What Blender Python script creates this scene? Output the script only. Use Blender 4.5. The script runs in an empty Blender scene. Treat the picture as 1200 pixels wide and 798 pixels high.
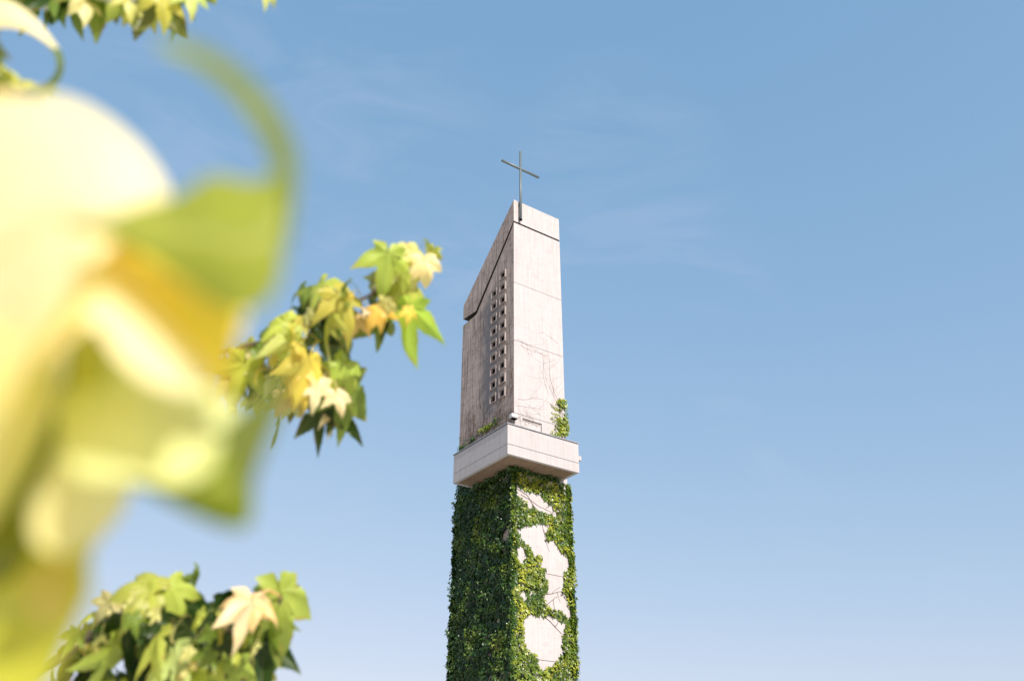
import bpy, bmesh, math, random
import numpy as np
from mathutils import Vector, Matrix, noise

# ------------------------------------------------------------------ camera, world, sun
S = bpy.context.scene
COL = S.collection
R = math.radians
CAM_H = 1.6
PITCH = 29.64
F_PX = 1050.0                    # focal length in photo pixels (1200 wide)

cam_d = bpy.data.cameras.new('camera')
cam = bpy.data.objects.new('camera', cam_d)
COL.objects.link(cam)
cam_d.sensor_width = 36
cam_d.lens = F_PX / 1200 * 36
cam.location = (0, 0, CAM_H)
cam.rotation_euler = (R(90 + PITCH), 0, 0)
cam_d.clip_start = 0.01
cam_d.clip_end = 20000
cam_d.dof.use_dof = True
cam_d.dof.focus_distance = 38.0
cam_d.dof.aperture_fstop = 4.0
S.camera = cam

SUN_BEARING = 149.0              # clockwise from +Y
SUN_ELEV = 33.5
W = bpy.data.worlds.new('World')
S.world = W
W.use_nodes = True
wn, wl = W.node_tree.nodes, W.node_tree.links
bg = wn['Background']
sky = wn.new('ShaderNodeTexSky')
sky.sky_type = 'NISHITA'
sky.sun_disc = False
sky.sun_elevation = R(SUN_ELEV)
sky.sun_rotation = R(SUN_BEARING)
sky.altitude = 100
sky.air_density = 1.0
sky.dust_density = 1.2
sky.ozone_density = 1.2
# thin cirrus wisps, mixed in by direction over the whole sky
tc = wn.new('ShaderNodeTexCoord')
mp = wn.new('ShaderNodeMapping')
mp.inputs['Rotation'].default_value = (R(20), R(-35), R(25))
mp.inputs['Scale'].default_value = (2.2, 9.0, 5.0)
n1 = wn.new('ShaderNodeTexNoise')
n1.inputs['Scale'].default_value = 1.6
n1.inputs['Detail'].default_value = 9
n1.inputs['Roughness'].default_value = 0.62
n1.inputs['Distortion'].default_value = 1.1
n2 = wn.new('ShaderNodeTexNoise')
n2.inputs['Scale'].default_value = 2.6
n2.inputs['Detail'].default_value = 3
r1 = wn.new('ShaderNodeMapRange')
r1.inputs[1].default_value = 0.50
r1.inputs[2].default_value = 0.80
r2 = wn.new('ShaderNodeMapRange')
r2.inputs[1].default_value = 0.50
r2.inputs[2].default_value = 0.72
r2.inputs[4].default_value = 0.40
mul = wn.new('ShaderNodeMath')
mul.operation = 'MULTIPLY'
mixc = wn.new('ShaderNodeMix')
mixc.data_type = 'RGBA'
hsv = wn.new('ShaderNodeHueSaturation')
hsv.inputs['Saturation'].default_value = 0.90
hsv.inputs['Value'].default_value = 1.0
wl.new(tc.outputs['Generated'], mp.inputs['Vector'])
wl.new(mp.outputs[0], n1.inputs['Vector'])
wl.new(tc.outputs['Generated'], n2.inputs['Vector'])
wl.new(n1.outputs['Fac'], r1.inputs[0])
wl.new(n2.outputs['Fac'], r2.inputs[0])
wl.new(r1.outputs[0], mul.inputs[0])
wl.new(r2.outputs[0], mul.inputs[1])
# even grade of the whole sky, per channel: colour = k * colour ** p
sepc = wn.new('ShaderNodeSeparateColor'); comc = wn.new('ShaderNodeCombineColor')
wl.new(sky.outputs[0], hsv.inputs['Color'])
wl.new(hsv.outputs[0], sepc.inputs[0])
KS = 0.11 * 2 ** 0.75
for ch, (kk, pp) in enumerate(((0.80, 0.745), (0.715, 0.447), (0.805, 0.303))):
    pw = wn.new('ShaderNodeMath'); pw.operation = 'POWER'; pw.inputs[1].default_value = pp
    ml = wn.new('ShaderNodeMath'); ml.operation = 'MULTIPLY'; ml.inputs[1].default_value = kk * KS ** (pp - 1)
    wl.new(sepc.outputs[ch], pw.inputs[0]); wl.new(pw.outputs[0], ml.inputs[0]); wl.new(ml.outputs[0], comc.inputs[ch])
# two thin patches of cirrus, each round its own direction in the sky
def patch_mask(d, inner, outer, amt):
    nv = wn.new('ShaderNodeVectorMath'); nv.operation = 'NORMALIZE'
    dp = wn.new('ShaderNodeVectorMath'); dp.operation = 'DOT_PRODUCT'
    l_ = math.sqrt(sum(c * c for c in d)); dp.inputs[1].default_value = tuple(c / l_ for c in d)
    rg = wn.new('ShaderNodeMapRange'); rg.interpolation_type = 'SMOOTHSTEP'
    rg.inputs[1].default_value = outer; rg.inputs[2].default_value = inner; rg.inputs[4].default_value = amt
    wl.new(tc.outputs['Generated'], nv.inputs[0]); wl.new(nv.outputs[0], dp.inputs[0]); wl.new(dp.outputs['Value'], rg.inputs[0])
    return rg.outputs[0]
def cirrus(rot, scale, seed):
    m_ = wn.new('ShaderNodeMapping'); m_.inputs['Rotation'].default_value = rot; m_.inputs['Scale'].default_value = scale; m_.inputs['Location'].default_value = (seed, seed, 0)
    q = wn.new('ShaderNodeTexNoise'); q.inputs['Scale'].default_value = 3.0; q.inputs['Detail'].default_value = 10; q.inputs['Roughness'].default_value = .6; q.inputs['Distortion'].default_value = 0.9
    g = wn.new('ShaderNodeMapRange'); g.inputs[1].default_value = .46; g.inputs[2].default_value = .78
    wl.new(tc.outputs['Generated'], m_.inputs['Vector']); wl.new(m_.outputs[0], q.inputs['Vector']); wl.new(q.outputs['Fac'], g.inputs[0])
    return g.outputs[0]
total = mul.outputs[0]
for d, a, b, amt, rot, sc, sdv in (((-0.27, 0.80, 0.70), .996, .962, .17, (0, R(30), 0), (1.2, 3.0, 7.0), 2.0), ((0.115, 0.80, 0.68), .9985, .990, .15, (0, R(-60), 0), (1.2, 3.0, 5.0), 7.0)):
    mm = wn.new('ShaderNodeMath'); mm.operation = 'MULTIPLY'
    wl.new(patch_mask(d, a, b, amt), mm.inputs[0]); wl.new(cirrus(rot, sc, sdv), mm.inputs[1])
    ad = wn.new('ShaderNodeMath'); ad.operation = 'ADD'
    wl.new(total, ad.inputs[0]); wl.new(mm.outputs[0], ad.inputs[1]); total = ad.outputs[0]
wl.new(total, mixc.inputs[0])
wl.new(comc.outputs[0], mixc.inputs[6])
mixc.inputs[7].default_value = (3.4, 3.7, 4.4, 1)
wl.new(mixc.outputs[2], bg.inputs['Color'])
bg.inputs['Strength'].default_value = 0.11

sun_d = bpy.data.lights.new('sun', 'SUN')
sun_d.energy = 3.4
sun_d.angle = R(0.5)
sun_d.color = (1.0, 0.965, 0.915)
sun = bpy.data.objects.new('sun', sun_d)
COL.objects.link(sun)
sd = Vector((math.sin(R(SUN_BEARING)) * math.cos(R(SUN_ELEV)),
             math.cos(R(SUN_BEARING)) * math.cos(R(SUN_ELEV)), math.sin(R(SUN_ELEV))))
sun.rotation_euler = sd.to_track_quat('Z', 'Y').to_euler()
sun.location = sd * 60

S.view_settings.view_transform = 'Standard'
S.view_settings.look = 'None'
S.view_settings.gamma = 1
S.view_settings.exposure = 0.82
S.cycles.use_denoising = True
S.cycles.max_bounces = 8

rng = random.Random(7)
SEED_T = 51
nrg = np.random.default_rng(11)

# ------------------------------------------------------------------ helpers
def tag(o, label=None, cat=None, group=None, kind=None):
    if label: o['label'] = label
    if cat: o['category'] = cat
    if group: o['group'] = group
    if kind: o['kind'] = kind
    return o

def empty(name, loc=(0, 0, 0), rz=0.0, parent=None):
    o = bpy.data.objects.new(name, None)
    o.empty_display_size = 0.3
    COL.objects.link(o)
    o.location = loc
    o.rotation_euler = (0, 0, rz)
    if parent: o.parent = parent
    return o

def link_mesh(name, me, mats, parent=None, loc=None):
    o = bpy.data.objects.new(name, me)
    COL.objects.link(o)
    if parent: o.parent = parent
    if loc: o.location = loc
    if mats and not len(me.materials):
        for m in (mats if isinstance(mats, (list, tuple)) else [mats]):
            me.materials.append(m)
    return o

def obj(name, bm, mats, parent=None, smooth=False):
    me = bpy.data.meshes.new(name)
    bmesh.ops.recalc_face_normals(bm, faces=bm.faces)
    bm.to_mesh(me)
    bm.free()
    if smooth:
        for p in me.polygons: p.use_smooth = True
    return link_mesh(name, me, mats, parent)

def box(bm, x0, x1, y0, y1, z0, z1, bevel=0.0, mi=0):
    vs = [bm.verts.new(c) for c in ((x0, y0, z0), (x1, y0, z0), (x1, y1, z0), (x0, y1, z0),
                                    (x0, y0, z1), (x1, y0, z1), (x1, y1, z1), (x0, y1, z1))]
    fs = [bm.faces.new([vs[i] for i in f]) for f in
          ((0, 3, 2, 1), (4, 5, 6, 7), (0, 1, 5, 4), (1, 2, 6, 5), (2, 3, 7, 6), (3, 0, 4, 7))]
    for f in fs: f.material_index = mi
    if bevel:
        es = {e for f in fs for e in f.edges}
        bmesh.ops.bevel(bm, geom=list(es), offset=bevel, segments=2, affect='EDGES', profile=0.6)
    return fs

def prism_x(bm, poly, x0, x1, mi_left=0, mi_rest=0, bevel=0.0):
    """extrude a polygon given in (y, z) along x"""
    a = [bm.verts.new((x0, y, z)) for y, z in poly]
    b = [bm.verts.new((x1, y, z)) for y, z in poly]
    fa = bm.faces.new(a); fa.material_index = mi_left
    fb = bm.faces.new(b[::-1]); fb.material_index = mi_rest
    fs = [fa, fb]
    n = len(poly)
    for i in range(n):
        f = bm.faces.new((a[i], b[i], b[(i + 1) % n], a[(i + 1) % n]))
        f.material_index = mi_rest
        fs.append(f)
    if bevel:
        es = {e for f in fs for e in f.edges}
        bmesh.ops.bevel(bm, geom=list(es), offset=bevel, segments=2, affect='EDGES')

def tube(bm, pts, radii, seg=7, cap=True):
    pts = [Vector(p) for p in pts]
    rings = []
    up = Vector((0.13, 0.21, 0.97)).normalized()
    for i, p in enumerate(pts):
        t = (pts[min(i + 1, len(pts) - 1)] - pts[max(i - 1, 0)])
        if t.length < 1e-9: t = Vector((0, 0, 1))
        t.normalize()
        a = t.cross(up)
        if a.length < 1e-3: a = t.cross(Vector((1, 0, 0)))
        a.normalize()
        b = t.cross(a)
        rad = radii[i] if isinstance(radii, (list, tuple)) else radii
        rings.append([bm.verts.new(p + (a * math.cos(k * 2 * math.pi / seg) + b * math.sin(k * 2 * math.pi / seg)) * rad)
                      for k in range(seg)])
    for r0, r1_ in zip(rings, rings[1:]):
        for k in range(seg):
            bm.faces.new((r0[k], r0[(k + 1) % seg], r1_[(k + 1) % seg], r1_[k]))
    if cap:
        bm.faces.new(rings[0][::-1]); bm.faces.new(rings[-1])

def in_poly(x, y, poly):
    c = False
    j = len(poly) - 1
    for i in range(len(poly)):
        xi, yi = poly[i]; xj, yj = poly[j]
        if (yi > y) != (yj > y) and x < (xj - xi) * (y - yi) / (yj - yi) + xi: c = not c
        j = i
    return c

# a photo direction plus a true distance gives a place in the world
_p = R(PITCH)
_F = Vector((0, math.cos(_p), math.sin(_p)))
_U = Vector((0, -math.sin(_p), math.cos(_p)))
def at(px, py, dist):
    d = _F + Vector((1, 0, 0)) * ((px - 600) / F_PX) + _U * ((399 - py) / F_PX)
    return Vector((0, 0, CAM_H)) + d * dist

# ------------------------------------------------------------------ materials
def mat(name):
    m = bpy.data.materials.new(name)
    m.use_nodes = True
    nt = m.node_tree
    return m, nt, nt.nodes, nt.links, nt.nodes['Principled BSDF']

def node_noise(nt, vec, scale, detail=4, rough=0.55, dist=0.0):
    n = nt.nodes.new('ShaderNodeTexNoise')
    n.inputs['Scale'].default_value = scale
    n.inputs['Detail'].default_value = detail
    n.inputs['Roughness'].default_value = rough
    n.inputs['Distortion'].default_value = dist
    if vec is not None: nt.links.new(vec, n.inputs['Vector'])
    return n.outputs['Fac']

def node_map(nt, vec, scale=(1, 1, 1), loc=(0, 0, 0), rot=(0, 0, 0)):
    n = nt.nodes.new('ShaderNodeMapping')
    n.inputs['Scale'].default_value = scale
    n.inputs['Location'].default_value = loc
    n.inputs['Rotation'].default_value = rot
    nt.links.new(vec, n.inputs['Vector'])
    return n.outputs[0]

def node_range(nt, v, a, b, c=0.0, d=1.0):
    n = nt.nodes.new('ShaderNodeMapRange')
    n.inputs[1].default_value = a; n.inputs[2].default_value = b
    n.inputs[3].default_value = c; n.inputs[4].default_value = d
    nt.links.new(v, n.inputs[0])
    return n.outputs[0]

def node_math(nt, op, a, b):
    n = nt.nodes.new('ShaderNodeMath'); n.operation = op
    for i, v in enumerate((a, b)):
        if hasattr(v, 'links'): nt.links.new(v, n.inputs[i])
        else: n.inputs[i].default_value = v
    return n.outputs[0]

def node_mix(nt, fac, a, b, mode='MIX'):
    n = nt.nodes.new('ShaderNodeMix'); n.data_type = 'RGBA'; n.blend_type = mode
    if hasattr(fac, 'links'): nt.links.new(fac, n.inputs[0])
    else: n.inputs[0].default_value = fac
    for k, v in ((6, a), (7, b)):
        if hasattr(v, 'links'): nt.links.new(v, n.inputs[k])
        else: n.inputs[k].default_value = (*v, 1)
    return n.outputs[2]

def node_bump(nt, h, strength, dist):
    n = nt.nodes.new('ShaderNodeBump')
    n.inputs['Strength'].default_value = strength
    n.inputs['Distance'].default_value = dist
    nt.links.new(h, n.inputs['Height'])
    return n.outputs[0]

def tex_obj(nt):
    n = nt.nodes.new('ShaderNodeTexCoord')
    return n.outputs['Object']

def concrete(name, base, dark, warm, streak, bump, patch=None, blot=0.5):
    m, nt, N, L, P = mat(name)
    o = tex_obj(nt)
    big = node_noise(nt, o, 0.9, 6, 0.6, 0.4)
    fine = node_noise(nt, o, 26, 8, 0.7)
    st = node_noise(nt, node_map(nt, o, (7.0, 7.0, 0.33)), 1.6, 7, 0.7, 0.3)
    st2 = node_noise(nt, node_map(nt, o, (22.0, 22.0, 0.5)), 1.3, 4, 0.6)
    mid = node_noise(nt, node_map(nt, o, (1.6, 1.6, 3.2)), 1.4, 7, 0.68, 0.6)
    c = node_mix(nt, node_range(nt, big, 0.35, 0.68), base, warm)
    c = node_mix(nt, node_math(nt, 'MULTIPLY', node_range(nt, st, 0.46, 0.74), streak), c, dark)
    c = node_mix(nt, node_math(nt, 'MULTIPLY', node_range(nt, st2, 0.52, 0.75), streak * 0.5), c, dark)
    c = node_mix(nt, node_math(nt, 'MULTIPLY', node_range(nt, mid, 0.52, 0.78), blot), c, dark)
    if patch:                                   # grey weathered band beside the window columns
        (ya, yb, za, zb, colp, amt) = patch
        sep = N.new('ShaderNodeSeparateXYZ'); L.new(o, sep.inputs[0])
        wob = node_noise(nt, node_map(nt, o, (1, 1.4, 0.8)), 1.7, 5, 0.6)
        yy = node_math(nt, 'ADD', sep.outputs[1], node_math(nt, 'MULTIPLY', node_math(nt, 'SUBTRACT', wob, 0.5), 1.5))
        f1 = node_range(nt, yy, ya, ya + 0.2); f2 = node_range(nt, yy, yb, yb - 0.5)
        zz = node_math(nt, 'ADD', sep.outputs[2], node_math(nt, 'MULTIPLY', node_math(nt, 'SUBTRACT', wob, 0.5), 2.0))
        f3 = node_range(nt, zz, za, za + 0.6); f4 = node_range(nt, zz, zb, zb - 0.6)
        f = node_math(nt, 'MULTIPLY', node_math(nt, 'MULTIPLY', f1, f2), node_math(nt, 'MULTIPLY', f3, f4))
        c = node_mix(nt, node_math(nt, 'MULTIPLY', f, amt), c, colp)
    c = node_mix(nt, node_range(nt, fine, 0.3, 0.75, 0.0, 0.22), c, dark)
    L.new(c, P.inputs['Base Color'])
    P.inputs['Roughness'].default_value = 0.92
    P.inputs['Specular IOR Level'].default_value = 0.25
    h = node_math(nt, 'ADD', node_math(nt, 'MULTIPLY', fine, 0.5), node_math(nt, 'ADD', node_math(nt, 'MULTIPLY', st2, 0.7), mid))
    L.new(node_bump(nt, h, bump, 0.03), P.inputs['Normal'])
    return m

M_PALE = concrete('pale_concrete', (0.462, 0.436, 0.422), (0.25, 0.205, 0.19), (0.49, 0.46, 0.45), 0.38, 0.35, blot=0.36)
M_WEATH = concrete('weathered_concrete', (0.40, 0.325, 0.28), (0.065, 0.048, 0.042), (0.52, 0.43, 0.38), 1.0, 0.9,
                   patch=(1.0, 2.5, 16.9, 22.8, (0.17, 0.17, 0.185), 0.8), blot=0.8)
M_JOINT_SHADE = concrete('joint_and_gap_shade', (0.03, 0.027, 0.025), (0.02, 0.018, 0.016), (0.04, 0.035, 0.033), 0.5, 0.3)
M_WHITE = concrete('painted_concrete', (0.43, 0.405, 0.395), (0.22, 0.19, 0.175), (0.46, 0.44, 0.43), 0.34, 0.08, blot=0.16)
M_SOFFIT = concrete('soffit_board', (0.23, 0.155, 0.10), (0.10, 0.07, 0.05), (0.27, 0.19, 0.125), 0.4, 0.15, blot=0.5)
M_FRAME = concrete('window_surround_concrete', (0.30, 0.26, 0.24), (0.14, 0.115, 0.11), (0.36, 0.31, 0.29), 0.3, 0.2, blot=0.3)

def simple(name, col, rough=0.5, metal=0.0, var=0.25, scale=8, bump=0.1):
    m, nt, N, L, P = mat(name)
    o = tex_obj(nt)
    f = node_noise(nt, o, scale, 6, 0.65)
    dk = tuple(c * (1 - var) for c in col); lt = tuple(min(1, c * (1 + var)) for c in col)
    L.new(node_mix(nt, node_range(nt, f, 0.3, 0.7), dk, lt), P.inputs['Base Color'])
    P.inputs['Roughness'].default_value = rough
    P.inputs['Metallic'].default_value = metal
    L.new(node_bump(nt, f, bump, 0.01), P.inputs['Normal'])
    return m

M_DARK = simple('dark_louvre_metal', (0.006, 0.006, 0.007), 1.0)
M_DARK.node_tree.nodes['Principled BSDF'].inputs['Specular IOR Level'].default_value = 0.0
M_STEEL = simple('weathered_grey_steel', (0.115, 0.145, 0.15), 0.42, 0.0, 0.12, 3, 0.02)
M_COPING = simple('zinc_coping', (0.34, 0.35, 0.37), 0.45, 0.4)
M_SEAL_SHADE = simple('black_seal_and_shade', (0.03, 0.03, 0.03), 0.8)
M_DOOR = simple('white_painted_door', (0.47, 0.44, 0.42), 0.5)
M_LAMP = simple('white_enamel', (0.55, 0.53, 0.52), 0.35)
M_VINE = simple('vine_stem_bark', (0.13, 0.085, 0.065), 0.85)
M_BARK = simple('twig_bark', (0.10, 0.07, 0.055), 0.75, 0, 0.4, 60, 0.4)
M_TRUNK = simple('trunk_bark', (0.16, 0.13, 0.11), 0.9, 0, 0.5, 7, 0.9)
M_GROUND = simple('gravel_and_dry_grass', (0.44, 0.39, 0.30), 0.95, 0, 0.25, 0.6, 0.4)
M_PAVE = simple('plaza_paving', (0.55, 0.50, 0.44), 0.9, 0, 0.2, 2.5, 0.3)

def ivy_mat():
    m, nt, N, L, P = mat('ivy_leaf')
    a = N.new('ShaderNodeAttribute'); a.attribute_name = 'tint'
    t = a.outputs['Fac']
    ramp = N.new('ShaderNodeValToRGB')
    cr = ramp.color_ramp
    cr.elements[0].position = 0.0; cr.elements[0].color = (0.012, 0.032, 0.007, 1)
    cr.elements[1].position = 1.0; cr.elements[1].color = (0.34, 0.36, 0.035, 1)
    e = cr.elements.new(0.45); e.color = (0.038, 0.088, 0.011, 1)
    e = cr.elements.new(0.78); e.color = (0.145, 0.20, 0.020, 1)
    L.new(t, ramp.inputs[0])
    L.new(ramp.outputs[0], P.inputs['Base Color'])
    P.inputs['Roughness'].default_value = 0.33
    P.inputs['Specular IOR Level'].default_value = 0.42
    tr = N.new('ShaderNodeBsdfTranslucent')
    L.new(node_mix(nt, 1.0, ramp.outputs[0], (1.6, 1.8, 0.8), 'MULTIPLY'), tr.inputs['Color'])
    mx = N.new('ShaderNodeMixShader'); mx.inputs[0].default_value = 0.16
    L.new(P.outputs[0], mx.inputs[1]); L.new(tr.outputs[0], mx.inputs[2])
    L.new(mx.outputs[0], N['Material Output'].inputs['Surface'])
    return m
M_IVY = ivy_mat()

def leaf_mat():
    """sweetgum leaf: the leaf's own colour comes from the object colour; veins from mesh attribute"""
    m, nt, N, L, P = mat('sweetgum_leaf')
    oi = N.new('ShaderNodeObjectInfo')
    col = oi.outputs['Color']
    tc_ = N.new('ShaderNodeTexCoord')
    off = N.new('ShaderNodeVectorMath'); off.operation = 'ADD'
    L.new(tc_.outputs['Object'], off.inputs[0]); L.new(oi.outputs['Location'], off.inputs[1])
    n = node_noise(nt, off.outputs[0], 26, 5, 0.6)
    nf = node_noise(nt, off.outputs[0], 240, 4, 0.7)
    rib = N.new('ShaderNodeAttribute'); rib.attribute_name = 'rib'
    edge = N.new('ShaderNodeAttribute'); edge.attribute_name = 'edge'
    c = node_mix(nt, node_range(nt, n, 0.42, 0.75, 0.0, 0.6), col, node_mix(nt, 1.0, col, (1.12, 1.02, 0.72), 'MULTIPLY'))
    c = node_mix(nt, node_range(nt, nf, 0.35, 0.7, 0.0, 0.30), c, node_mix(nt, 1.0, col, (0.62, 0.72, 0.6), 'MULTIPLY'))
    ef = node_math(nt, 'MULTIPLY', node_range(nt, edge.outputs['Fac'], 0.86, 1.0), node_range(nt, n, 0.5, 0.62, 0.0, 0.75))
    c = node_mix(nt, ef, c, (0.42, 0.24, 0.08))
    c = node_mix(nt, node_range(nt, rib.outputs['Fac'], 0.55, 1.0, 0.0, 0.5), c, (0.62, 0.62, 0.26))
    L.new(c, P.inputs['Base Color'])
    P.inputs['Roughness'].default_value = 0.42
    P.inputs['Specular IOR Level'].default_value = 0.45
    tr = N.new('ShaderNodeBsdfTranslucent')
    L.new(node_mix(nt, 1.0, c, (1.35, 1.30, 0.60), 'MULTIPLY'), tr.inputs['Color'])
    mx = N.new('ShaderNodeMixShader'); mx.inputs[0].default_value = 0.40
    L.new(P.outputs[0], mx.inputs[1]); L.new(tr.outputs[0], mx.inputs[2])
    L.new(mx.outputs[0], N['Material Output'].inputs['Surface'])
    h = node_math(nt, 'SUBTRACT', nf, rib.outputs['Fac'])
    L.new(node_bump(nt, h, 0.25, 0.002), P.inputs['Normal'])
    return m
M_LEAF = leaf_mat()

# ------------------------------------------------------------------ ground
bm = bmesh.new()
box(bm, -3000, 3000, -3000, 3000, -0.5, 0.0)
tag(obj('ground', bm, M_GROUND), kind='structure')
bm = bmesh.new()
box(bm, -40, 44, -10, 80, -0.1, 0.004)
tag(obj('plaza_pavement', bm, M_PAVE), kind='structure')

# ------------------------------------------------------------------ tower
WR, WL = 2.563, 4.042                    # width of sunlit face, width of shaded face
ANG = R(35.05)
TL = (0.079, 32.0, 0.0)
tower = empty('bell_tower', TL, ANG)
tag(tower, 'tall slender concrete church tower with slanted top, small square windows and a wrap-around balcony', 'tower')
BZ0, BZ1 = 14.21, 15.385

WIN = [(0.79, 23.46 - 0.638 * k) for k in range(10)] + [(1.44, 22.84 - 0.640 * k) for k in range(9)]
HW, HH = 0.18, 0.165                     # half size of the hole in the wall

def wall_sheet(bm, u0, u1, top, z0, holes, put, mi, depth, top_fn=None):
    """a face in (u, z) with rectangular recesses of the given depth; put(u, d, z) gives the point, d inwards"""
    us = sorted({u0, u1, *[h[0] for h in holes], *[h[1] for h in holes]})
    zs = sorted({z0, top, *[h[2] for h in holes], *[h[3] for h in holes]})
    tf = top_fn or (lambda u: top)
    cache = {}
    def V(u, d, z):
        k = (round(u, 5), round(d, 5), round(z, 5))
        if k not in cache: cache[k] = bm.verts.new(put(u, d, z))
        return cache[k]
    def zz(u, z): return tf(u) if z == top else z
    for a, b in zip(us, us[1:]):
        for c, e in zip(zs, zs[1:]):
            mu, mz = (a + b) / 2, (c + e) / 2
            if any(h[0] < mu < h[1] and h[2] < mz < h[3] for h in holes): continue
            f = bm.faces.new((V(a, 0, zz(a, c)), V(b, 0, zz(b, c)), V(b, 0, zz(b, e)), V(a, 0, zz(a, e))))
            f.material_index = mi
    for (a, b, c, e) in holes:
        for p, q in (((a, c), (b, c)), ((b, c), (b, e)), ((b, e), (a, e)), ((a, e), (a, c))):
            f = bm.faces.new((V(p[0], 0, p[1]), V(q[0], 0, q[1]), V(q[0], depth, q[1]), V(p[0], depth, p[1])))
            f.material_index = mi
        f = bm.faces.new((V(a, depth, c), V(b, depth, c), V(b, depth, e), V(a, depth, e)))
        f.material_index = mi

# pour lifts: separate sections, a thin recessed joint between them
zj = [0.0, 1.26, 4.32, 7.38, 10.44, 13.50, 16.56, 19.60, 22.68]
G = 0.010
def lift(z0, z1):
    bm = bmesh.new()
    holes_l = [(y - HW, y + HW, z - HH, z + HH) for y, z in WIN if z0 < z < z1]
    holes_r = []
    if z0 < 16.0 < z1: holes_r = [(0.40, 1.36, 14.42, 16.42)]
    a, b = z0 + G, z1 - G
    wall_sheet(bm, 0, WL, b, a, holes_l, lambda u, d, z: (d, u, z), 1, 0.30)
    wall_sheet(bm, 0, WR, b, a, holes_r, lambda u, d, z: (u, d, z), 0, 0.14)
    wall_sheet(bm, 0, WL, b, a, [], lambda u, d, z: (WR, u, z), 0, 0.1)
    wall_sheet(bm, 0, WR, b, a, [], lambda u, d, z: (u, WL, z), 0, 0.1)
    for z in (a, b):
        f = bm.faces.new([bm.verts.new(c) for c in ((0, 0, z), (WR, 0, z), (WR, WL, z), (0, WL, z))])
        f.material_index = 0
    bmesh.ops.remove_doubles(bm, verts=bm.verts, dist=1e-4)
    o = obj('wall_section', bm, [M_PALE, M_WEATH], tower)
    return o

# windows that would straddle a joint are kept in one section: joints are shifted there by the hole list
def split_ok(z): return all(abs(z - w[1]) > HH + 0.03 for w in WIN)
zl = []
for z in zj:
    while not split_ok(z): z += 0.02
    zl.append(z)
# the door recess reaches through the joint at 13.5..16.56 only, which it fits inside
for a, b in zip(zl[:-2], zl[1:-1]): lift(a, b)

# topmost wall section under the slanted cap
zt0 = zl[-2] + G
YS = 2.98
def inner(y): return 26.0 - 1.114 * y      # underside line of the cap on the long face
bm = bmesh.new()
holes_l = [(y - HW, y + HW, z - HH, z + HH) for y, z in WIN if z > zl[-2]]
g = 0.05
# column below the sloped line: left face as strips so window holes fit under the slope
def top_fn(u):
    return min(25.84, max(inner(u) - 0.25, 22.46))
for face_x, mi, hs in ((0.0, 1, holes_l), (WR, 0, [])):
    def put(u, d, z, fx=face_x): return (fx + d, u, z)
    ycut = 2.72
    hs_sorted = hs
    # lower rectangle with holes is bounded by the highest hole; above it plain strips
    us = sorted({0.0, YS - 0.07, WL, *[h[0] for h in hs], *[h[1] for h in hs], 0.12})
    for a_, b_ in zip(us, us[1:]):
        col_h = sorted([h for h in hs if h[0] < (a_ + b_) / 2 < h[1]], key=lambda h: h[2])
        cur = (zt0, zt0)
        for h in col_h:
            f = bm.faces.new([bm.verts.new(put(u, 0, z)) for u, z in ((a_, cur[0]), (b_, cur[1]), (b_, h[2]), (a_, h[2]))])
            f.material_index = mi
            cur = (h[3], h[3])
        ta, tb = top_fn(a_), top_fn(b_)
        f = bm.faces.new([bm.verts.new(put(u, 0, z)) for u, z in ((a_, cur[0]), (b_, cur[1]), (b_, max(tb, zt0)), (a_, ta))])
        f.material_index = mi
    for (a_, b_, c_, e_) in hs:
        for p, q in (((a_, c_), (b_, c_)), ((b_, c_), (b_, e_)), ((b_, e_), (a_, e_)), ((a_, e_), (a_, c_))):
            f = bm.faces.new([bm.verts.new(put(*t)) for t in ((p[0], 0, p[1]), (q[0], 0, q[1]), (q[0], 0.3, q[1]), (p[0], 0.3, p[1]))])
            f.material_index = mi
        f = bm.faces.new([bm.verts.new(put(*t)) for t in ((a_, 0.3, c_), (b_, 0.3, c_), (b_, 0.3, e_), (a_, 0.3, e_))])
        f.material_index = mi
ZJ = 22.68
for quad, mi in ((((0, 0, zt0), (WR, 0, zt0), (WR, 0, ZJ - G), (0, 0, ZJ - G)), 0),
                 (((0, 0, ZJ + G), (WR, 0, ZJ + G), (WR, 0, 25.84), (0, 0, 25.84)), 0),
                 (((0, 0, ZJ - G), (WR, 0, ZJ - G), (WR, .05, ZJ - G), (0, .05, ZJ - G)), 0),
                 (((0, 0, ZJ + G), (WR, 0, ZJ + G), (WR, .05, ZJ + G), (0, .05, ZJ + G)), 0),
                 (((0, 0, 25.84), (WR, 0, 25.84), (WR, 0.12, top_fn(0.12)), (0, 0.12, top_fn(0.12))), 0),
                 (((0, 0.12, top_fn(0.12)), (WR, 0.12, top_fn(0.12)), (WR, YS - .07, 22.46), (0, YS - .07, 22.46)), 0),
                 (((0, YS - .07, 22.46), (WR, YS - .07, 22.46), (WR, WL, 22.46), (0, WL, 22.46)), 0),
                 (((0, WL, zt0), (WR, WL, zt0), (WR, WL, 22.46), (0, WL, 22.46)), 0),
                 (((0, 0, zt0), (WR, 0, zt0), (WR, WL, zt0), (0, WL, zt0)), 0)):
    f = bm.faces.new([bm.verts.new(c) for c in quad]); f.material_index = mi
bmesh.ops.remove_doubles(bm, verts=bm.verts, dist=1e-4)
obj('wall_section', bm, [M_PALE, M_WEATH], tower)

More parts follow.
